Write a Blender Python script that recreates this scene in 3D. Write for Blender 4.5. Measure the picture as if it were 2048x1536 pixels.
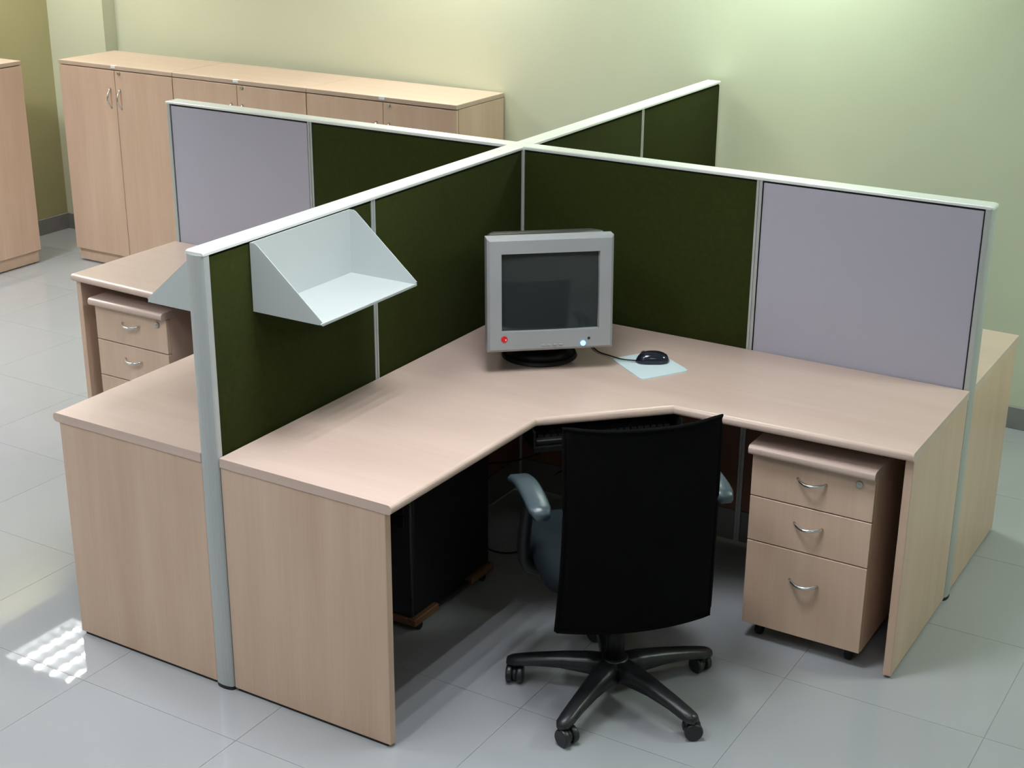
import bpy, bmesh, math, random
from mathutils import Vector, Matrix
random.seed(7)
S = bpy.context.scene
for o in list(bpy.data.objects):
    bpy.data.objects.remove(o)
COL = S.collection
PI = math.pi

# ------------------------------------------------------------------ camera
def camera():
    yaw, pitch, roll = 0.5407, 0.3606, 0.0072
    fw = Vector((-math.sin(yaw)*math.cos(pitch), math.cos(yaw)*math.cos(pitch), -math.sin(pitch)))
    rt = Vector((math.cos(yaw), math.sin(yaw), 0))
    up = rt.cross(fw)
    r2 = rt*math.cos(roll) + up*math.sin(roll)
    u2 = up*math.cos(roll) - rt*math.sin(roll)
    c = bpy.data.cameras.new('camera')
    c.sensor_width = 36.0
    c.lens = 2952.42/2048*36.0
    c.clip_start = 0.02
    o = bpy.data.objects.new('camera', c)
    COL.objects.link(o)
    m = Matrix((r2, u2, -fw)).transposed().to_4x4()
    m.translation = Vector((2.6764, -4.5007, 2.401))
    o.matrix_world = m
    S.camera = o
camera()

# ------------------------------------------------------------------ light and exposure
S.view_settings.view_transform = 'Standard'
S.view_settings.look = 'None'
S.view_settings.exposure = 0.7
S.view_settings.gamma = 1.0
S.view_settings.use_curve_mapping = False
S.cycles.use_denoising = True
S.cycles.max_bounces = 8
S.cycles.diffuse_bounces = 3
S.cycles.sample_clamp_indirect = 6.0
W = bpy.data.worlds.new('world')
W.use_nodes = True
W.node_tree.nodes['Background'].inputs[0].default_value = (0.8, 0.9, 1.0, 1)
W.node_tree.nodes['Background'].inputs[1].default_value = 0.2
S.world = W
# x, y, watts, colour of the ceiling fixtures; some unseen ones added to brighten surfaces
WARM = (1.0, 0.97, 0.89)
GREEN = (0.84, 1.0, 0.86)
COOL = (0.92, 0.96, 1.0)
FIXTURES = [(-4.0, 1.13, 20, WARM), (-1.45, 1.4, 22, WARM), (0.35, 1.25, 22, GREEN), (3.1, 0.2, 27, GREEN),  # last one unseen, moved and raised to brighten the desk's right end panel
            (-3.5, -0.8, 56, COOL), (-1.5, -2.4, 8, COOL), (0.3, -2.4, 14, COOL), (0.88, -1.45, 24, COOL),  # unseen; first set to brighten left cabinets, last added for the main desk
            (2.6, -2.8, 4, COOL), (-3.4, -3.2, 64, COOL), (0.3, -4.6, 20, COOL), (2.4, -4.8, 5, COOL)]  # second is unseen, added to brighten cabinet doors, wall and left board
ZC = 2.65            # ceiling height
TUBE = 5.0           # tube radiance

# ------------------------------------------------------------------ materials
def mat(name, col, rough=0.5, metal=0.0, spec=0.5, bump=None, vary=None, coat=0.0):
    m = bpy.data.materials.new(name)
    m.use_nodes = True
    nt = m.node_tree
    b = nt.nodes['Principled BSDF']
    b.inputs['Base Color'].default_value = (*col, 1)
    b.inputs['Roughness'].default_value = rough
    b.inputs['Metallic'].default_value = metal
    b.inputs['Specular IOR Level'].default_value = spec
    b.inputs['Coat Weight'].default_value = coat
    tc = nt.nodes.new('ShaderNodeTexCoord')
    if vary:
        sc, amt = vary
        n = nt.nodes.new('ShaderNodeTexNoise')
        n.inputs['Scale'].default_value = sc
        n.inputs['Detail'].default_value = 4
        nt.links.new(tc.outputs['Object'], n.inputs['Vector'])
        r = nt.nodes.new('ShaderNodeMapRange')
        r.inputs[1].default_value, r.inputs[2].default_value = 0.25, 0.75
        r.inputs[3].default_value, r.inputs[4].default_value = 1-amt, 1+amt
        nt.links.new(n.outputs['Fac'], r.inputs[0])
        v = nt.nodes.new('ShaderNodeVectorMath')
        v.operation = 'SCALE'
        v.inputs[0].default_value = col
        nt.links.new(r.outputs[0], v.inputs['Scale'])
        nt.links.new(v.outputs[0], b.inputs['Base Color'])
    if bump:
        sc, st = bump
        n = nt.nodes.new('ShaderNodeTexNoise')
        n.inputs['Scale'].default_value = sc
        nt.links.new(tc.outputs['Object'], n.inputs['Vector'])
        bp = nt.nodes.new('ShaderNodeBump')
        bp.inputs['Strength'].default_value = st
        bp.inputs['Distance'].default_value = 0.002
        nt.links.new(n.outputs['Fac'], bp.inputs['Height'])
        nt.links.new(bp.outputs[0], b.inputs['Normal'])
    return m

def wood(name, light, dark, axis=2, rough=0.35, spec=0.4):
    """laminate with long soft grain along one object axis"""
    m = bpy.data.materials.new(name)
    m.use_nodes = True
    nt = m.node_tree
    b = nt.nodes['Principled BSDF']
    tc = nt.nodes.new('ShaderNodeTexCoord')
    def layer(across, along, detail):
        mp = nt.nodes.new('ShaderNodeMapping')
        s = [across]*3
        s[axis] = along
        mp.inputs['Scale'].default_value = s
        nt.links.new(tc.outputs['Object'], mp.inputs['Vector'])
        n = nt.nodes.new('ShaderNodeTexNoise')
        n.inputs['Scale'].default_value = 1.0
        n.inputs['Detail'].default_value = detail
        n.inputs['Roughness'].default_value = 0.6
        nt.links.new(mp.outputs[0], n.inputs['Vector'])
        return n
    a = layer(9, 0.8, 3)
    c = layer(120, 3.5, 4)
    mx = nt.nodes.new('ShaderNodeMath')
    mx.operation = 'MULTIPLY_ADD'
    nt.links.new(c.outputs['Fac'], mx.inputs[0])
    mx.inputs[1].default_value = 0.38
    nt.links.new(a.outputs['Fac'], mx.inputs[2])
    r = nt.nodes.new('ShaderNodeValToRGB')
    r.color_ramp.elements[0].position = 0.42
    r.color_ramp.elements[0].color = (*dark, 1)
    r.color_ramp.elements[1].position = 0.95
    r.color_ramp.elements[1].color = (*light, 1)
    nt.links.new(mx.outputs[0], r.inputs[0])
    nt.links.new(r.outputs[0], b.inputs['Base Color'])
    b.inputs['Roughness'].default_value = rough
    b.inputs['Specular IOR Level'].default_value = spec
    return m

def emit(name, col, st):
    m = bpy.data.materials.new(name)
    m.use_nodes = True
    b = m.node_tree.nodes['Principled BSDF']
    b.inputs['Base Color'].default_value = (*col, 1)
    b.inputs['Emission Color'].default_value = (*col, 1)
    b.inputs['Emission Strength'].default_value = st
    return m

WL, WD = (0.66, 0.48, 0.365), (0.54, 0.37, 0.265)
M = {}
M['wood_v'] = wood('beech_laminate_upright', WL, WD, 2)
M['wood_x'] = wood('beech_laminate_across', (0.62, 0.475, 0.405), (0.54, 0.40, 0.335), 0, 0.3)
M['wood_top'] = wood('beech_laminate_dimmed_top', (0.56, 0.435, 0.345), (0.49, 0.37, 0.285), 0, 0.4)  # yellower beech, also darkened to offset strong lamp light on the cabinet tops
M['wood_edge'] = mat('beech_edge_band', (0.62, 0.45, 0.33), 0.35, vary=(30, 0.06))
M['wood_dark'] = wood('brown_laminate', (0.20, 0.085, 0.05), (0.15, 0.06, 0.035), 2, 0.5)
M['alu'] = mat('silver_aluminium', (0.86, 0.89, 0.87), 0.32, 0.3, bump=(300, 0.05))
M['post'] = mat('grey_aluminium', (0.46, 0.485, 0.48), 0.42, 0.3, bump=(300, 0.05))
M['seam'] = mat('dark_rubber', (0.012, 0.012, 0.012), 0.7)
M['fabric'] = mat('olive_fabric', (0.026, 0.033, 0.0065), 0.95, spec=0.1, bump=(900, 0.5), vary=(60, 0.12))
M['board'] = mat('lavender_board', (0.42, 0.405, 0.475), 0.45, spec=0.3)
M['raceway'] = mat('grey_raceway', (0.16, 0.16, 0.155), 0.5)
M['shelf'] = mat('pale_grey_steel', (0.48, 0.52, 0.515), 0.42, 0.0, bump=(500, 0.06))
M['chrome'] = mat('chrome', (0.72, 0.72, 0.72), 0.18, 1.0)
M['lock'] = mat('nickel', (0.45, 0.44, 0.40), 0.3, 0.9)
M['white'] = mat('white_plastic', (0.80, 0.82, 0.84), 0.4)
M['silver'] = mat('silver_plastic', (0.30, 0.31, 0.32), 0.42, 0.1, vary=(5, 0.03))
M['black'] = mat('black_plastic', (0.006, 0.006, 0.0065), 0.45, spec=0.25, bump=(250, 0.1))
M['blacksoft'] = mat('black_soft_plastic', (0.012, 0.013, 0.016), 0.36, bump=(180, 0.25), vary=(25, 0.3))
M['screen'] = mat('crt_glass', (0.022, 0.027, 0.029), 0.06, 0.0, 0.6)
M['mesh'] = mat('black_mesh_fabric', (0.0035, 0.0035, 0.0038), 0.9, spec=0.05, bump=(700, 0.6))
M['seat'] = mat('blue_grey_fabric', (0.007, 0.012, 0.016), 0.9, spec=0.2, bump=(600, 0.4))
M['armpad'] = mat('slate_armpad', (0.040, 0.060, 0.070), 0.32, bump=(300, 0.2), vary=(12, 0.15))
M['mouse'] = mat('gloss_navy_plastic', (0.010, 0.012, 0.022), 0.14)
M['pad'] = mat('pale_blue_pad', (0.60, 0.72, 0.74), 0.7, spec=0.2)
M['red'] = mat('red_badge', (0.55, 0.015, 0.02), 0.25)
M['led'] = emit('blue_power_light', (0.16, 0.45, 1.0), 2.2)
M['tube'] = emit('fluorescent_tube', (0.95, 0.98, 1.0), TUBE)
M['louvre'] = mat('louvre_aluminium', (0.70, 0.71, 0.72), 0.10, 1.0)
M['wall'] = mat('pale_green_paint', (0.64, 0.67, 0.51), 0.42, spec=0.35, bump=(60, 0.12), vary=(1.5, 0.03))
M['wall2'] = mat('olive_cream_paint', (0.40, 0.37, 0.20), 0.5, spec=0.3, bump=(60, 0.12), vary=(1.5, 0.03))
M['skirt'] = mat('grey_skirting_tile', (0.24, 0.23, 0.23), 0.3, vary=(20, 0.08))
M['tile'] = mat('vitrified_tile', (0.34, 0.35, 0.362), 0.02, spec=0.5, vary=(3, 0.03))
M['grout'] = mat('tile_grout', (0.27, 0.275, 0.28), 0.8)
M['ceil'] = mat('white_ceiling', (0.80, 0.80, 0.79), 0.8)
M['trolley'] = wood('trolley_wood', (0.20, 0.10, 0.055), (0.15, 0.07, 0.035), 0)

# ------------------------------------------------------------------ helpers
class MB:
    """collects shapes into one mesh"""
    def __init__(s):
        s.bm = bmesh.new()
    def merge(s, b2, smooth=False):
        me = bpy.data.meshes.new('tmp')
        for f in b2.faces:
            f.smooth = smooth
        b2.to_mesh(me)
        b2.free()
        s.bm.from_mesh(me)
        bpy.data.meshes.remove(me)
        return s
    def box(s, x0, x1, y0, y1, z0, z1, bev=0.0, seg=1):
        b = bmesh.new()
        bmesh.ops.create_cube(b, size=1)
        for v in b.verts:
            v.co = Vector((x0+(v.co.x+.5)*(x1-x0), y0+(v.co.y+.5)*(y1-y0), z0+(v.co.z+.5)*(z1-z0)))
        if bev:
            bmesh.ops.bevel(b, geom=b.edges[:], offset=bev, segments=seg, affect='EDGES', profile=0.5)
        return s.merge(b, bev > 0 and seg > 1)
    def prism(s, pts, z0, z1, bev=0.0, seg=1, edges=None, M4=None, smooth=False):
        """pts: counter-clockwise outline; edges: outline indices whose top and bottom edges are rounded"""
        b = bmesh.new()
        lo = [b.verts.new((x, y, z0)) for x, y in pts]
        hi = [b.verts.new((x, y, z1)) for x, y in pts]
        n = len(pts)
        b.faces.new(lo[::-1])
        b.faces.new(hi)
        for i in range(n):
            j = (i+1) % n
            b.faces.new((lo[i], lo[j], hi[j], hi[i]))
        bmesh.ops.recalc_face_normals(b, faces=b.faces[:])
        if bev:
            if edges is None:
                g = b.edges[:]
            else:
                g = []
                for i in edges:
                    j = (i+1) % n
                    g += [b.edges.get((lo[i], lo[j])), b.edges.get((hi[i], hi[j]))]
            bmesh.ops.bevel(b, geom=g, offset=bev, segments=seg, affect='EDGES', profile=0.5)
        if M4:
            bmesh.ops.transform(b, matrix=M4, verts=b.verts[:])
        return s.merge(b, smooth)
    def cyl(s, p0, p1, r0, r1=None, n=20, bev=0.0):
        r1 = r0 if r1 is None else r1
        p0, p1 = Vector(p0), Vector(p1)
        b = bmesh.new()
        bmesh.ops.create_cone(b, cap_ends=True, segments=n, radius1=r0, radius2=r1, depth=(p1-p0).length)
        if bev:
            g = [e for e in b.edges if abs(e.verts[0].co.z-e.verts[1].co.z) < 1e-6]
            bmesh.ops.bevel(b, geom=g, offset=bev, segments=3, affect='EDGES', profile=0.5)
        q = Vector((0, 0, 1)).rotation_difference((p1-p0).normalized())
        bmesh.ops.transform(b, matrix=Matrix.Translation((p0+p1)/2) @ q.to_matrix().to_4x4(), verts=b.verts[:])
        for f in b.faces:
            f.smooth = len(f.verts) == 4
        me = bpy.data.meshes.new('tmp')
        b.to_mesh(me)
        b.free()
        s.bm.from_mesh(me)
        bpy.data.meshes.remove(me)
        return s
    def tube(s, pts, r, n=8):
        pts = [Vector(p) for p in pts]
        b = bmesh.new()
        rings = []
        up = Vector((0, 0, 1))
        for i, p in enumerate(pts):
            t = (pts[min(i+1, len(pts)-1)]-pts[max(i-1, 0)]).normalized()
            a = t.cross(up)
            a = Vector((1, 0, 0)) if a.length < 1e-3 else a.normalized()
            c = a.cross(t).normalized()
            rr = r[i] if isinstance(r, (list, tuple)) else r
            rings.append([b.verts.new(p+(a*math.cos(2*PI*k/n)+c*math.sin(2*PI*k/n))*rr) for k in range(n)])
        for i in range(len(rings)-1):
            for k in range(n):
                b.faces.new((rings[i][k], rings[i][(k+1) % n], rings[i+1][(k+1) % n], rings[i+1][k]))
        b.faces.new(rings[0][::-1])
        b.faces.new(rings[-1])
        bmesh.ops.recalc_face_normals(b, faces=b.faces[:])
        return s.merge(b, True)
    def loft(s, rings, smooth=True, cap=True):
        """rings: lists of equally many points"""
        b = bmesh.new()
        R = [[b.verts.new(Vector(p)) for p in r] for r in rings]
        n = len(R[0])
        for i in range(len(R)-1):
            for k in range(n):
                b.faces.new((R[i][k], R[i][(k+1) % n], R[i+1][(k+1) % n], R[i+1][k]))
        if cap:
            b.faces.new(R[0][::-1])
            b.faces.new(R[-1])
        bmesh.ops.recalc_face_normals(b, faces=b.faces[:])
        return s.merge(b, smooth)
    def build(s, name, m, parent=None, M4=None, wn=False):
        if M4 is not None:
            bmesh.ops.transform(s.bm, matrix=M4, verts=s.bm.verts[:])
        me = bpy.data.meshes.new(name)
        s.bm.to_mesh(me)
        s.bm.free()
        me.materials.append(M[m])
        o = bpy.data.objects.new(name, me)
        COL.objects.link(o)
        if parent:
            o.parent = parent
        return o

def box(name, m, parent, *a, **k):
    return MB().box(*a, **k).build(name, m, parent)

def tag(o, label, cat, group=None):
    o['label'] = label
    o['category'] = cat
    if group:
        o['group'] = group
    return o

def thing(name, label, cat, loc=(0, 0, 0), rz=0.0, group=None):
    o = bpy.data.objects.new(name, None)
    o.empty_display_size = 0.1
    COL.objects.link(o)
    o.location = loc
    o.rotation_euler = (0, 0, rz)
    return tag(o, label, cat, group)

def structure(o):
    o['kind'] = 'structure'
    return o

def copy_tree(o, parent=None):
    c = o.copy()
    COL.objects.link(c)
    if parent:
        c.parent = parent
    for ch in list(o.children):
        copy_tree(ch, c)
    return c

def bezier(p0, p1, p2, p3, n=16):
    out = []
    for i in range(n+1):
        t = i/n
        out.append(Vector(p0)*(1-t)**3+Vector(p1)*3*t*(1-t)**2+Vector(p2)*3*t*t*(1-t)+Vector(p3)*t**3)
    return out

# ------------------------------------------------------------------ room shell
XL, XR, YF = -4.45, 4.6, -7.0
TX, TY, OX, OY = 0.596, 0.560, 1.400, -1.320     # tile pitch and one joint crossing
SL = -0.06                                       # the back wall runs slightly askew
def wall_y(x):
    return 1.737 + SL*(x-0.03)

floor = structure(box('floor', 'grout', None, XL-.2, XR+.2, YF-.2, 2.3, -0.12, -0.0015))
tile_me = None
i0, i1 = math.floor((XL-OX)/TX), math.ceil((XR-OX)/TX)
j0, j1 = math.floor((-5.2-OY)/TY), math.ceil((2.05-OY)/TY)
for i in range(i0, i1):
    for j in range(j0, j1):
        if tile_me is None:
            t = box('floor_tile', 'tile', floor, 0.0007, TX-0.0007, 0.0007, TY-0.0007, -0.011, 0.0)
            tile_me = t.data
        else:
            t = bpy.data.objects.new('floor_tile', tile_me)
            COL.objects.link(t)
            t.parent = floor
        t.location = (OX+i*TX, OY+j*TY, 0)
structure(box('ceiling', 'ceil', None, XL-.2, XR+.2, YF-.2, 2.3, ZC, ZC+.1))
wl = 6.6
a = math.atan(SL)
bw = structure(box('wall_back', 'wall', None, -wl, wl, 0, 0.12, -0.02, ZC))
bw.location = (0.03, 1.737, 0)
bw.rotation_euler = (0, 0, a)
sk = structure(MB().box(-4.0, wl, -0.012, 0.001, 0.0, 0.098, bev=0.002).build('baseboard_back', 'skirt'))
sk.location = bw.location
sk.rotation_euler = (0, 0, a)
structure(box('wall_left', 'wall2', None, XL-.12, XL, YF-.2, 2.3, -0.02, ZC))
structure(box('wall_right', 'wall', None, XR, XR+.12, YF-.2, 2.3, -0.02, ZC))
structure(box('wall_front', 'wall', None, XL-.2, XR+.2, YF-.12, YF, -0.02, ZC))
structure(box('baseboard_left', 'skirt', None, XL-.001, XL+.012, YF, 1.88, 0, 0.098, bev=0.002))
structure(box('wall_corner', 'wall', None, XL-.02, -3.985, 1.88, 2.1, -0.02, ZC))
structure(box('baseboard_corner', 'skirt', None, XL, -3.985, 1.868, 1.881, 0, 0.098, bev=0.002))

# ------------------------------------------------------------------ ceiling lights
def fixture(x, y, watts, col, label):
    t = thing('ceiling_light', label, 'ceiling light', (x, y, ZC), 0, 'louvred ceiling lights')
    h = MB()
    a = 0.295
    h.box(-a, a, -a, a, -0.012, -0.001)
    for sx in (-1, 1):
        h.box(min(sx*a, sx*(a-.012)), max(sx*a, sx*(a-.012)), -a, a, -0.095, -0.012)
        h.box(-a+.012, a-.012, min(sx*a, sx*(a-.012)), max(sx*a, sx*(a-.012)), -0.095, -0.012)
    h.build('housing', 'white', t)
    l = MB()
    for k in range(1, 4):
        q = -a+.012 + k*(2*a-.024)/4
        l.box(q-.0015, q+.0015, -a+.012, a-.012, -0.074, -0.05)
    for k in range(1, 6):
        q = -a+.012 + k*(2*a-.024)/6
        l.box(-a+.012, a-.012, q-.007, q+.007, -0.074, -0.05)
    l.build('louvre', 'louvre', t)
    for k in range(4):
        q = -a+.012 + (k+.5)*(2*a-.024)/4
        MB().cyl((q, -a+.02, -0.032), (q, a-.02, -0.032), 0.013, n=10).build('tube', 'tube', t)
    for k in range(4):
        L = bpy.data.lights.new('lamp', 'AREA')
        L.shape = 'RECTANGLE'
        L.size, L.size_y = 0.024, 0.53
        L.energy = watts/4
        L.color = col
        o = bpy.data.objects.new('lamp', L)
        COL.objects.link(o)
        o.parent = t
        o.location = (-a+.012 + (k+.5)*(2*a-.024)/4, 0, -0.0475)
    return t
for x, y, w, c in FIXTURES:
    fixture(x, y, w, c, 'square white louvred fluorescent ceiling light reflected in the floor tiles' if x < -3.9
            else 'unseen square white louvred fluorescent light on the white ceiling, placed for its light')

# ------------------------------------------------------------------ storage cabinets
HC = 1.165
def handle_v(m, x, y, z0, z1, out):
    pts = []
    for k in range(13):
        u = k/12
        pts.append((x, y-out*math.sin(PI*u)**0.8, z0+(z1-z0)*u))
    m.tube(pts, 0.0055, 8)

def cabinet(x0, x1, yf, depth, label, group=None, xs=None, rz=0.0, org=None):
    w = x1-x0
    xs = w/2 if xs is None else xs-x0
    t = thing('storage_cabinet', label, 'cabinet', (x0, yf, 0) if org is None else org, rz, group)
    box('carcass', 'wood_v', t, 0.001, w-.001, 0.02, depth, 0.075, HC-.024)
    MB().box(0.001, w-.001, 0.0, depth, HC-.022, HC, bev=0.0015).build('top_board', 'wood_top', t)
    MB().box(0.006, w-.006, 0.022, depth-.01, 0.006, 0.0745).build('plinth', 'wood_edge', t)
    for xx in (0.03, w-.07):
        box('foot', 'seam', t, xx, xx+.04, 0.03, 0.07, 0.0, 0.006)
    for i, (a, b) in enumerate(((0.002, xs-.0015), (xs+.0015, w-.002))):
        d = MB().box(a, b, 0.0, 0.018, 0.078, HC-.027, bev=0.001).build('door', 'wood_v', t)
        hx = b-.038 if i == 0 else a+.034
        hm = MB()
        handle_v(hm, hx, 0.0, 0.93, 1.04, 0.028)
        hm.build('handle', 'chrome', d)
        if i == 1:
            MB().cyl((a+.036, -0.010, HC-.038), (a+.036, 0.004, HC-.038), 0.009, n=16, bev=0.002).build('lock', 'lock', d)
    MB().box(xs-.022, xs+.012, -0.0025, 0.012, HC-.014, HC+.0015, bev=0.001).build('strike_plate', 'white', t)
    return t
cabinet(-3.84, -2.985, 1.375, 0.43, 'beech double door cabinet at left end of the row along the back wall', 'cabinet row by the back wall', -3.411)
cabinet(-2.984, -2.078, 1.375, 0.43, 'beech double door cabinet in the middle of the row along the back wall', 'cabinet row by the back wall', -2.535)
cabinet(-2.076, -1.168, 1.375, 0.43, 'beech double door cabinet at right end of the row, its side panel showing', 'cabinet row by the back wall', -1.60)
cabinet(0, 0.89, 0, 0.455, 'beech cabinet standing alone against the left wall at the edge of view', None, None, PI/2, (-3.97, 1.225-.89, 0))

# ------------------------------------------------------------------ partition
T = 0.0325           # half thickness
HP = 1.343
LA = {'f': 1.6855, 'b': 1.702, 'l': 1.672, 'r': 1.6745}
ROT = {'r': 0.0, 'b': PI/2, 'l': PI, 'f': -PI/2}
part = thing('partition_screen', 'cross-shaped office partition of olive fabric, lavender boards and silver trim', 'partition')
def rounded_cap(length0, length1, hw, h):
    """flat rail with rounded long edges running along +x"""
    prof = []
    r = 0.0045
    for k in range(5):
        q = PI/2*k/4
        prof.append((hw-r+r*math.cos(q), h-r+r*math.sin(q)))
    for k in range(5):
        q = PI/2+PI/2*k/4
        prof.append((-hw+r+r*math.cos(q), h-r+r*math.sin(q)))
    prof = [(hw, 0)] + prof + [(-hw, 0)]
    return [[(x, y, z) for y, z in prof] for x in (length0, length1)]
for k, L in LA.items():
    R = Matrix.Rotation(ROT[k], 4, 'Z')
    m = MB()
    m.loft(rounded_cap(T+.0015, L-.006 if k != 'b' else L, T+.0015, 0.0105), smooth=False)
    if k != 'b':    # bevelled end of the rail
        rr = rounded_cap(L-.006, L+.004, T+.0015, 0.0105)
        rr[1] = [(x, y*0.93, z*0.72) for x, y, z in rr[1]]
        m.loft(rr, smooth=False)
    m.build('cap_rail', 'alu', part, Matrix.Translation((0, 0, HP-.0105)) @ R)
    MB().box(T, L-.02, -0.022, 0.022, 0.03, HP-.0106).build('frame_core', 'seam', part, R)
    xm = 0.918
    ends = [(T+.004, xm), (xm+.022, L-.020 if k != 'b' else L-.002)]
    for bi, (a, b) in enumerate(ends):
        for sy in (-1, 1):
            y0, y1 = sorted((sy*0.0222, sy*(T-.0025)))
            wb = bi == 1 and k in 'lr' and ((k == 'r' and sy == -1) or (k == 'l' and sy == 1))
            if wb:
                MB().box(a+.003, b-.003, y0, y1, 0.728, HP-.0185, bev=0.001).build('pin_board', 'board', part, R)['label'] = 'lavender grey smooth board'
            else:
                MB().box(a, b, y0, y1, 0.728, HP-.0185, bev=0.002, seg=2).build('fabric_panel', 'fabric', part, R)
            MB().box(a, b, y0, y1-0 if sy > 0 else y1, 0.145, 0.725, bev=0.001).build('lower_panel', 'wood_dark', part, R)
            MB().box(a, b, y0, y1, 0.025, 0.142, bev=0.001).build('cable_raceway', 'raceway', part, R)
    # mullion with two ribs
    m = MB().box(xm+.001, xm+.021, -T+.004, T-.004, 0.025, HP-.0112)
    for q in (xm+.001, xm+.013):
        m.box(q, q+.008, -T+.001, T-.001, 0.025, HP-.0112)
    m.build('mullion', 'post', part, R)
    # end post, rounded nose
    if k != 'b':
        pts = [(L-.018, -T), (L-.004, -T)]
        for j in range(1, 8):
            q = -PI/2+PI*j/8
            pts.append((L-.004+0.012*math.cos(q), T*math.sin(q)))
        pts += [(L-.004, T), (L-.018, T)]
        MB().prism(pts, 0.012, HP-.0107, smooth=False).build('end_post', 'post', part, R)
        MB().prism([(x, y*.98) for x, y in pts], 0.0, 0.012).build('foot', 'seam', part, R)
    else:
        MB().box(L-.001, L+.012, -.02, .02, 0.0, HP-.0112).build('wall_channel', 'seam', part, R)
MB().box(-T-.0015, T+.0015, -T-.0015, T+.0015, HP-.0105, HP, bev=0.0012).build('junction_cap', 'alu', part)
m = MB().box(-T+.001, T-.001, -T+.001, T-.001, 0.0, HP-.0107)
for sx in (-1, 1):
    for sy in (-1, 1):
        x0, x1 = sorted((sx*(T-.004), sx*(T+.008)))
        y0, y1 = sorted((sy*(T-.004), sy*(T+.008)))
        m.box(x0, x1, y0, y1, 0.0, HP-.0112, bev=0.003)
m.build('centre_post', 'post', part)

# ------------------------------------------------------------------ corner desks
ZD = 0.7495
def desk(sx, sy, label, tray=False):
    t = thing('corner_desk', label, 'desk', (0, 0, 0), 0, 'four-seat cluster desks')
    def q(pts):
        p = [(sx*x, sy*y) for x, y in pts]
        return p if sx*sy > 0 else p[::-1]
    g = T+.002
    E = 1.676
    pts = [(g, g), (E, g), (E, 0.622), (0.942, 0.650), (0.636, 0.958), (0.622, E+.008), (g, E+.008)]
    P = q(pts)
    n = len(P)
    fr = []
    for i in range(n):
        a, b = Vector(P[i]), Vector(P[(i+1) % n])
        mid = (a+b)/2
        u, v = abs(mid.x), abs(mid.y)
        if min(u, v) > 0.1 and not (u > E-.01 and v < 0.5) and not (v > E-.01 and u < 0.5):
            fr.append(i)
    MB().prism(P, ZD-.028, ZD, bev=0.0115, seg=4, edges=fr).build('worktop', 'wood_x', t)
    def bx(name, m, x0, x1, y0, y1, z0, z1, bev=0.0):
        xs, ys = sorted((sx*x0, sx*x1)), sorted((sy*y0, sy*y1))
        return MB().box(xs[0], xs[1], ys[0], ys[1], z0, z1, bev=bev).build(name, m, t)
    zt = ZD-.0285
    bx('end_panel', 'wood_v', g, 0.600, E-.019, E+.006, 0.009, zt, 0.0015)
    bx('end_panel', 'wood_v', E-.027, E-.002, g, 0.600, 0.009, zt, 0.0015)
    bx('panel_foot', 'seam', g+.01, 0.585, E-.014, E+.002, 0.0, 0.009)
    bx('panel_foot', 'seam', E-.022, E-.006, g+.01, 0.585, 0.0, 0.009)
    if tray:
        c = Vector((sx*0.735, sy*0.745))
        ang = math.atan2(sx*1, -sy*1) if False else PI/4
        R = Matrix.Translation((c.x, c.y, 0)) @ Matrix.Rotation(ang, 4, 'Z')
        m = MB().box(-.235, .235, -.105, .10, 0.655, 0.661)
        m.box(-.235, -.229, -.105, .10, 0.661, 0.715)
        m.box(.229, .235, -.105, .10, 0.661, 0.715)
        m.box(-.229, .229, .094, .10, 0.661, 0.69)
        m.box(-.235, .235, -.109, -.105, 0.652, 0.667)
        m.build('keyboard_tray', 'black', t, R)
    return t
desk(1, -1, 'beech corner desk holding the monitor, office chair tucked at its cut corner', True)
desk(-1, -1, 'beech corner desk left of the front partition post, over the half-hidden drawers')
desk(1, 1, 'beech corner desk behind the right lavender board, only its end showing')

# ------------------------------------------------------------------ pedestals
def pedestal(x0, x1, yf, label):
    w = x1-x0
    d = 0.46
    t = thing('drawer_pedestal', label, 'drawer unit', (x0, yf, 0), 0, 'mobile drawer pedestals')
    box('carcass', 'wood_v', t, 0.0, w, 0.019, d, 0.055, 0.638)
    P = [(-0.004, -0.030), (w+.004, -0.030), (w+.004, d), (-0.004, d)]
    MB().prism(P, 0.6385, 0.668, bev=0.012, seg=4, edges=[0]).build('top', 'wood_x', t)
    zs = [(0.056, 0.343, 0.245), (0.347, 0.493, 0.438), (0.497, 0.635, 0.584)]
    for a, b, hz in zs:
        dr = MB().box(0.001, w-.001, 0.0, 0.018, a, b, bev=0.001).build('drawer', 'wood_v', t)
        hm = MB()
        pts = [(w*.5-.045+.09*k/12, -0.026*math.sin(PI*k/12)**0.75, hz-.006*math.sin(PI*k/12)) for k in range(13)]
        hm.tube(pts, [0.0042+.0014*math.sin(PI*k/12) for k in range(13)], 8)
        hm.build('handle', 'chrome', dr)
        if a > .45:
            MB().cyl((w-.048, -0.006, 0.610), (w-.048, 0.004, 0.610), 0.0115, n=18, bev=0.002).cyl(
                (w-.048, -0.008, 0.610), (w-.048, -0.005, 0.610), 0.004, n=10).build('lock', 'lock', dr)
    for cx in (0.045, w-.045):
        for cy in (0.05, d-.05):
            MB().cyl((cx-.011, cy, 0.021), (cx+.011, cy, 0.021), 0.021, n=18, bev=0.004).box(
                cx-.016, cx+.016, cy-.016, cy+.016, 0.034, 0.055, bev=0.004).build('caster', 'black', t)
    return t
pedestal(1.187, 1.571, -0.600, 'beech three-drawer pedestal with bow handles right of the office chair')
pedestal(-1.583, -1.204, -0.600, 'beech drawer pedestal under the far left desk, lowest drawer hidden')

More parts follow.
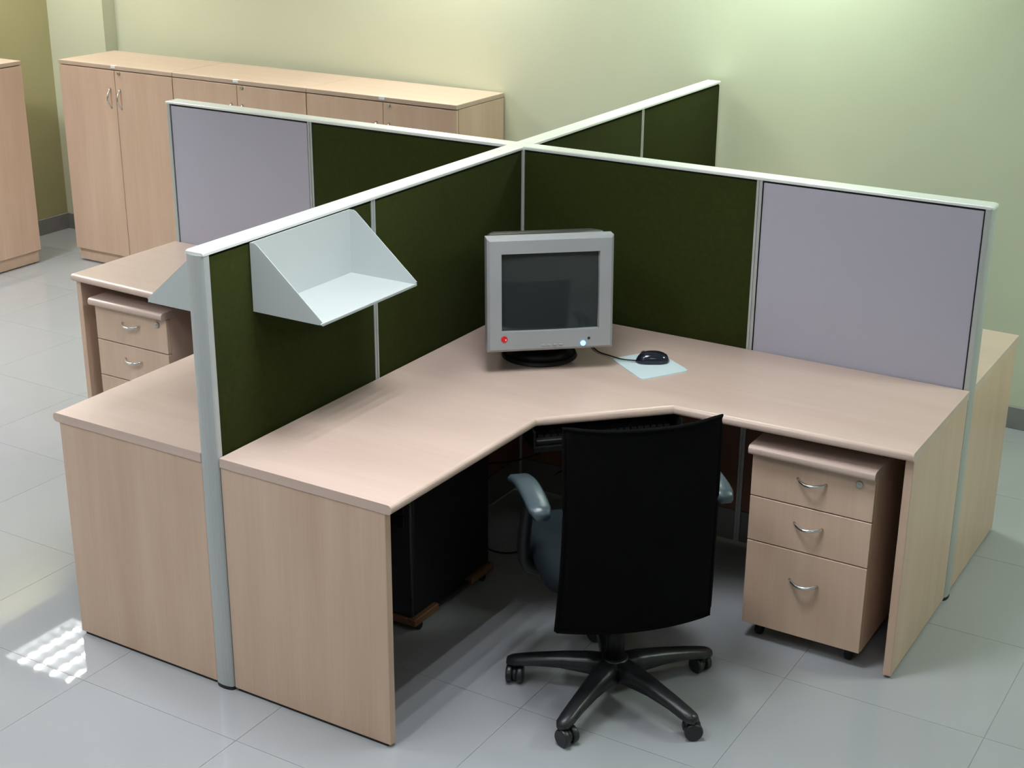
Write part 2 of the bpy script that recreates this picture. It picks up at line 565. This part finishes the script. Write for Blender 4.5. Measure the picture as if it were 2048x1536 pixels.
# ------------------------------------------------------------------ steel paper shelves hung on the partition
def paper_shelf(side, yc, label):
    t = thing('hanging_shelf', label, 'shelf', (side*(T+.001), yc, 1.133), 0, 'steel shelves on the front partition arm')
    w, dp, hh, th = 0.225, 0.243, 0.196, 0.0022
    def bx(name, x0, x1, y0, y1, z0, z1):
        xs = sorted((side*x0, side*x1))
        return MB().box(xs[0], xs[1], y0, y1, z0, z1, bev=0.0005).build(name, 'shelf', t)
    bx('back_plate', 0, th, -w, w, 0, hh)
    bx('shelf_plate', 0, dp, -w, w, -th, 0)
    bx('front_lip', dp-.002, dp, -w, w, -0.004, 0.004)
    for sy in (-1, 1):
        pts = [(0, -th), (dp-.012, -th), (dp, 0.008), (0.026, hh-.004), (0.018, hh), (0, hh)]
        Mx = Matrix(((side, 0, 0, 0), (0, 0, 1, sy*w-(th/2)), (0, 1, 0, 0), (0, 0, 0, 1)))
        MB().prism(pts, 0, th, M4=Mx).build('gusset', 'shelf', t)
    return t
paper_shelf(1, -1.279, 'pale grey steel open shelf hanging on the olive panel above the main desk')
paper_shelf(-1, -1.372, 'pale grey steel shelf behind the front post, only its triangular end showing')

# ------------------------------------------------------------------ CRT monitor
mon = thing('crt_monitor', 'boxy CRT monitor with silver bezel and dark screen on the corner desk', 'monitor',
            (0.355, -0.458, ZD), math.atan2(.65, .76))
# local frame: -y faces the viewer
fy = -0.185
TL = Matrix.Translation((0, 0, .25)) @ Matrix.Rotation(math.radians(-3), 4, 'X') @ Matrix.Translation((0, 0, -.25))
bw_, z0, z1 = 0.2035, 0.073, 0.442
sx0, sx1, sz0, sz1 = -0.158, 0.158, 0.138, 0.392
def frame_ring(m, y0, y1, inset=0.0):
    # bezel of four mitred bars with a sloping inner edge
    o = [(-bw_, z0), (bw_, z0), (bw_, z1), (-bw_, z1)]
    i = [(sx0, sz0), (sx1, sz0), (sx1, sz1), (sx0, sz1)]
    b = bmesh.new()
    c = 0.008
    O0 = [b.verts.new((x*(1-c/bw_), y0, (z-.2575)*(1-c/.18)+.2575)) for x, z in o]
    O1 = [b.verts.new((x, y0+c, z)) for x, z in o]
    O2 = [b.verts.new((x, y1, z)) for x, z in o]
    I0 = [b.verts.new((x, y0, z)) for x, z in i]
    I1 = [b.verts.new((x*.985, y0+.016, (z-.265)*.985+.265)) for x, z in i]
    for k in range(4):
        j = (k+1) % 4
        b.faces.new((O0[k], O0[j], I0[j], I0[k]))
        b.faces.new((I0[k], I0[j], I1[j], I1[k]))
        b.faces.new((O1[k], O1[j], O0[j], O0[k]))
        b.faces.new((O2[k], O2[j], O1[j], O1[k]))
    b.faces.new(O2)
    bmesh.ops.recalc_face_normals(b, faces=b.faces[:])
    m.merge(b)
m = MB()
frame_ring(m, fy, fy+.055)
bez = m.build('bezel', 'silver', mon, TL)
# curved glass
b = bmesh.new()
N = 12
vs = [[b.verts.new((sx0+(sx1-sx0)*u/N, fy+.018-.012*(1-((2*u/N-1)**2+(2*v/N-1)**2)/2), sz0+(sz1-sz0)*v/N)) for v in range(N+1)] for u in range(N+1)]
for u in range(N):
    for v in range(N):
        b.faces.new((vs[u][v], vs[u+1][v], vs[u+1][v+1], vs[u][v+1]))
MB().merge(b, True).build('screen', 'screen', mon, TL)
# rear housing tapering to the tube neck
def rr(w, za, zb, y, r=0.02):
    out = []
    for cx, cz, q0 in ((w-r, zb-r, 0), (-w+r, zb-r, PI/2), (-w+r, za+r, PI), (w-r, za+r, 1.5*PI)):
        for k in range(4):
            q = q0+PI/2*k/3
            out.append((cx+r*math.cos(q), y, cz+r*math.sin(q)))
    return out
MB().loft([rr(.200, .077, .437, fy+.050), rr(.196, .080, .440, fy+.10), rr(.180, .088, .432, fy+.16), rr(.135, .11, .385, fy+.27), rr(.125, .12, .37, fy+.39)],
          smooth=True).build('housing', 'black', mon, TL)
m = MB()
m.cyl((0, 0, 0), (0, 0, 0.014), 0.128, 0.122, n=40, bev=0.003)
m.cyl((0, 0, 0.014), (0, 0, 0.035), 0.115, 0.075, n=40)
m.build('stand_base', 'black', mon)
MB().cyl((0, 0, 0.030), (0, 0, 0.095), 0.075, 0.105, n=32).build('swivel_neck', 'black', mon)
bt = bez
m = MB()
m.cyl((-.150, fy-.002, .116), (-.150, fy+.002, .116), 0.0105, n=24, bev=0.0008)
bd = m.build('red_badge', 'red', bt, TL)
MB().box(-.1475, -.1435, fy-.0028, fy-.0018, .1125, .1165).build('badge_mark', 'white', mon, TL)
for k in range(4):
    MB().box(-.030+k*.019, -.018+k*.019, fy-.0025, fy+.002, .088, .094, bev=0.001, seg=2).build('button', 'silver', bt, TL)
MB().cyl((.106, fy-.004, .092), (.106, fy+.002, .092), 0.0085, n=20, bev=0.0015).build('power_button', 'led', bt, TL)
MB().box(.121, .129, fy-.002, fy+.002, .104, .112, bev=0.001).build('mode_switch', 'seam', bt, TL)

# ------------------------------------------------------------------ mouse pad, mouse
padc = Vector((0.716, -0.360))
P = [(0.584, -0.372), (0.7555, -0.497), (0.85, -0.341), (0.672, -0.222)]
def round_poly(P, r=0.018, n=4):
    out = []
    k = len(P)
    for i in range(k):
        p, a, b = Vector(P[i]), Vector(P[i-1]), Vector(P[(i+1) % k])
        A, B = p+(a-p).normalized()*r, p+(b-p).normalized()*r
        for j in range(n+1):
            t = j/n
            q = A*(1-t)**2+p*2*t*(1-t)+B*t*t
            out.append((q.x, q.y))
    return out
m = MB().prism([(x-padc.x, y-padc.y) for x, y in round_poly(P)], 0.0, 0.0035)
pad = m.build('mouse_pad', 'pad')
pad.location = (padc.x, padc.y, ZD+.0002)
tag(pad, 'thin pale blue mouse pad lying on the desk beside the monitor', 'mouse pad')
ZP = ZD+.0038
mou = thing('computer_mouse', 'glossy black wired mouse resting on the pale blue pad', 'mouse', (0.713, -0.332, ZP), math.radians(34))
# local x runs from the cable end (-x) to the palm end (+x)
rings = []
NS = 14
for i in range(NS+1):
    u = i/NS
    x = -0.056+0.112*u
    hw = 0.031*(max(1e-3, 1-abs(2*u-1)**3.2))**0.5*(0.92+.12*u)
    ht = 0.036*(max(1e-3, 1-abs(2*(u**0.85)-1.08)**2.6))**0.6 if u < .999 else .002
    ht = max(ht, 0.004)
    ring = []
    for k in range(16):
        q = 2*PI*k/16
        z = math.sin(q)
        ring.append((x, hw*math.cos(q)*(1.0 if z < 0 else 0.97), 0.003+(ht*max(z, 0)**0.9 if z > 0 else 0.003*z)))
    rings.append(ring)
MB().loft(rings).build('shell', 'mouse', mou)
MB().cyl((-.030, -.0035, 0.029), (-.030, .0035, 0.029), 0.010, n=16).build('wheel', 'blacksoft', mou)
inv = Matrix.Translation(mou.location) @ Matrix.Rotation(math.radians(34), 4, 'Z')
inv = inv.inverted()
p0 = Matrix.Translation(mou.location) @ Matrix.Rotation(math.radians(34), 4, 'Z') @ Vector((-.054, 0, .006))
path = bezier(p0, p0+Vector((-.05, -.035, 0.004)), Vector((0.60, -.355, ZD+.004)), Vector((0.535, -.345, ZD+.004)), 14)
path += bezier(path[-1], Vector((0.50, -.335, ZD+.004)), Vector((0.46, -.30, ZD+.004)), Vector((0.33, -.10, ZD+.004)), 12)[1:]
path += [Vector((0.25, -.06, ZD+.004)), Vector((0.12, -.045, ZD+.004))]
MB().tube([inv @ p for p in path], 0.0022, 8).build('cable', 'black', mou)

# ------------------------------------------------------------------ keyboard on the tray
kb = thing('keyboard', 'black keyboard on the pull-out tray below the cut corner edge', 'keyboard', (0.735, -0.745, 0.6612), PI/4)
MB().box(-.222, .222, -.085, .075, 0.0, 0.018, bev=0.004, seg=2).build('case', 'black', kb)
m = MB()
for r in range(6):
    for c in range(20):
        x = -.210+c*.0211
        y = .05-r*.0225
        m.box(x, x+.017, y, y+.018, 0.018, 0.0255)
keys = m.build('keys', 'blacksoft', kb)
keys['kind'] = 'stuff'

# ------------------------------------------------------------------ office chair
ch = thing('office_chair', 'black mesh office chair on casters with slate armrests, back to the viewer', 'chair',
           (0.996, -1.102, 0), math.atan2(0.70, 0.717))
# local: +x right, +y towards the desk corner (front), -y to the viewer
RZ = math.atan2(0.70, 0.717)
MB().cyl((0, 0, 0.055), (0, 0, 0.125), 0.048, 0.040, n=28, bev=0.006).build('hub', 'blacksoft', ch)
for k in range(5):
    ang = math.radians(-90+72*k) - RZ
    d = Vector((math.cos(ang), math.sin(ang), 0))
    n = Vector((-d.y, d.x, 0))
    rings = []
    for u, hw, zt, zb in ((0.02, .034, .122, .060), (0.08, .031, .120, .066), (0.16, .027, .110, .070), (0.24, .024, .096, .064), (0.285, .0235, .086, .056), (0.312, .021, .080, .052), (0.326, .012, .074, .054)):
        prof = [(1, zb+.006), (1, zt-.010), (.62, zt), (-.62, zt), (-1, zt-.010), (-1, zb+.006), (-.6, zb), (.6, zb)]
        rings.append([d*u+n*hw*a+Vector((0, 0, z)) for a, z in prof])
    leg = MB().loft(rings).build('leg', 'blacksoft', ch)
    ca = ang+random.uniform(-.9, .9)
    e = Vector((math.cos(ca), math.sin(ca), 0))
    c = d*0.300+Vector((0, 0, 0.027))
    m = MB()
    f = Vector((-e.y, e.x, 0))*0.010
    c2 = c+f
    for s in (-1, 1):
        m.cyl(c2+e*(s*.007), c2+e*(s*.026), 0.027, n=22, bev=0.005)
    m.cyl(c2+e*-.008, c2+e*.008, 0.020, n=16)
    m.cyl(c+Vector((0, 0, .012)), c+Vector((0, 0, .040)), 0.010, n=12)
    m.build('caster', 'blacksoft', leg)
MB().cyl((0, 0, 0.10), (0, 0, 0.27), 0.027, n=24).cyl((0, 0, 0.26), (0, 0, 0.375), 0.0145, n=18).build('gas_column', 'black', ch)
MB().box(-.09, .09, -.12, .12, 0.37, 0.405, bev=0.012, seg=2).build('seat_mechanism', 'black', ch)
def plan(w, d, r, z, cy, n=6):
    out = []
    for cx, c_y, q0 in ((w-r, d-r, 0), (-w+r, d-r, PI/2), (-w+r, -d+r, PI), (w-r, -d+r, 1.5*PI)):
        for k in range(n+1):
            q = q0+PI/2*k/n
            out.append((cx+r*math.cos(q), cy+c_y+r*math.sin(q), z))
    return out
cy = 0.075
MB().loft([plan(.20, .19, .07, .404, cy), plan(.232, .222, .09, .418, cy), plan(.238, .228, .09, .448, cy), plan(.228, .218, .09, .474, cy), plan(.19, .18, .08, .484, cy)]).build('seat', 'seat', ch)
# wrap-round back shell
NX, NZ = 20, 22
zb0, zt0 = 0.318, 0.924
def back_pt(u, v, off):
    """u -1..1 across, v 0..1 up"""
    hw = 0.223-0.005*v-0.006*math.sin(PI*v)
    z = zb0+(zt0-zb0)*v
    lean = 0.02*(v-.3) + 0.018*math.sin(PI*v)
    y = -0.198 - lean + 0.036*abs(u)**2.0
    # corners: bottom edge curves up towards the sides, top corners peak slightly
    z += 0.004*abs(u)**2.2*(1-v)**2 + 0.010*abs(u)**3*v**3
    return Vector((hw*u, y+off, z))
b = bmesh.new()
G = {}
for s, off in ((0, 0.0), (1, 0.024)):
    for i in range(NX+1):
        for j in range(NZ+1):
            u = -1+2*i/NX
            edge = min(1.0, min(1-abs(u), j/NZ*1.5, (1-j/NZ)*1.5)/0.06)
            o = off if s == 0 else 0.008+(off-.008)*math.sqrt(max(0, edge))
            G[s, i, j] = b.verts.new(back_pt(u, j/NZ, o))
for i in range(NX):
    for j in range(NZ):
        b.faces.new((G[0, i, j], G[0, i+1, j], G[0, i+1, j+1], G[0, i, j+1]))
        b.faces.new((G[1, i, j], G[1, i, j+1], G[1, i+1, j+1], G[1, i+1, j]))
for i in range(NX):
    b.faces.new((G[0, i, 0], G[1, i, 0], G[1, i+1, 0], G[0, i+1, 0]))
    b.faces.new((G[0, i, NZ], G[0, i+1, NZ], G[1, i+1, NZ], G[1, i, NZ]))
for j in range(NZ):
    b.faces.new((G[0, 0, j], G[0, 0, j+1], G[1, 0, j+1], G[1, 0, j]))
    b.faces.new((G[0, NX, j], G[1, NX, j], G[1, NX, j+1], G[0, NX, j+1]))
bmesh.ops.recalc_face_normals(b, faces=b.faces[:])
MB().merge(b, True).build('backrest', 'mesh', ch)
# piping round the rim of the back
rim = [back_pt(-1+2*i/NX, 0, .004) for i in range(NX+1)] + [back_pt(1, j/NZ, .004) for j in range(1, NZ+1)] + \
      [back_pt(1-2*i/NX, 1, .004) for i in range(1, NX+1)] + [back_pt(-1, 1-j/NZ, .004) for j in range(1, NZ+1)]
MB().tube(rim, 0.0065, 8).build('back_rim', 'mesh', ch)
MB().tube([(0, -.08, .385), (0, -.13, .378), (0, -.158, .41), (0, -.165, .50)], [.02, .02, .018, .014], 10).build('back_bracket', 'black', ch)
for s in (-1, 1):
    m = MB()
    x = s*0.262
    pts = bezier((s*.18, 0.07, 0.398), (s*.29, 0.07, 0.395), (x, 0.085, 0.45), (x, 0.03, 0.625), 12)
    pts += bezier(pts[-1], (x, 0.01, 0.661), (x, 0.00, 0.658), (x, -.10, 0.654), 8)[1:]
    m.tube(pts, [0.019]*len(pts), 10)
    arm = m.build('armrest', 'black', ch)
    rings = []
    for i in range(11):
        u = i/10
        y = -0.135+0.315*u
        z = 0.668+0.022*math.sin(PI*u*.9)-0.030*u**3
        hw = 0.032*(1-abs(2*u-1)**10*.35)
        rings.append([(x+hw*a, y, z+h) for a, h in ((1, -.006), (1, .004), (.75, .011), (-.75, .011), (-1, .004), (-1, -.006), (-.7, -.014), (.7, -.014))])
    MB().loft(rings).build('arm_pad', 'armpad', arm)

# ------------------------------------------------------------------ computer tower on a trolley
tr = thing('computer_trolley', 'low wooden trolley on the floor under the main desk carrying the computer', 'trolley', (0.2, -0.91, 0))
for s in (-1, 1):
    y0, y1 = sorted((s*.10, s*.235))
    MB().box(.080, .112, y0, y1, 0.030, 0.056, bev=0.003).build('corner_block', 'trolley', tr)
    MB().box(-.112, -.080, y0, y1, 0.030, 0.056, bev=0.003).build('corner_block', 'trolley', tr)
    y0, y1 = sorted((s*.205, s*.235))
    MB().box(-.08, .08, y0, y1, 0.030, 0.056, bev=0.003).build('end_rail', 'trolley', tr)
MB().box(-.10, .10, -.204, .204, 0.0305, 0.040).build('base_board', 'seam', tr)
for sx in (-1, 1):
    for sy in (-1, 1):
        MB().cyl((sx*.09-.009, sy*.19, .015), (sx*.09+.009, sy*.19, .015), 0.015, n=14).build('caster', 'black', tr)
tw = thing('computer_tower', 'black computer tower standing on the wooden trolley under the main desk', 'computer', (0.2, -0.91, 0.0562))
MB().box(-.098, .098, -.215, .225, 0.0, 0.445, bev=0.004).build('case', 'black', tw)
MB().box(-.098, .098, -.232, -.2155, 0.002, 0.443, bev=0.006, seg=2).build('front_panel', 'blacksoft', tw)
for z in (.36, .31):
    MB().box(-.075, .075, -.235, -.231, z, z+.042, bev=0.002).build('drive_bay', 'black', tw)
MB().cyl((0, -.237, .24), (0, -.231, .24), 0.011, n=18).build('power_button', 'silver', tw)

# ------------------------------------------------------------------ cables under the desk
CB = [('black cable sagging from the desk to the computer tower', [(0.42, -.30, .715), (0.45, -.35, .35), (0.22, -.25, .25), (0.22, -.682, .40)]),
      ('black cable hanging furthest right below the keyboard tray', [(0.62, -.50, .65), (0.66, -.45, .40), (0.40, -.20, .30), (0.20, -.06, .12)]),
      ('black cable trailing over the floor behind the computer tower', [(0.25, -.682, .12), (0.27, -.55, -.02), (0.40, -.45, .0), (0.28, -.06, .08)])]
for lab, p in CB:
    o = MB().tube(bezier(*p, n=20), 0.0032, 8).build('computer_cable', 'black')
    tag(o, lab, 'cable', 'cables below the main desk')
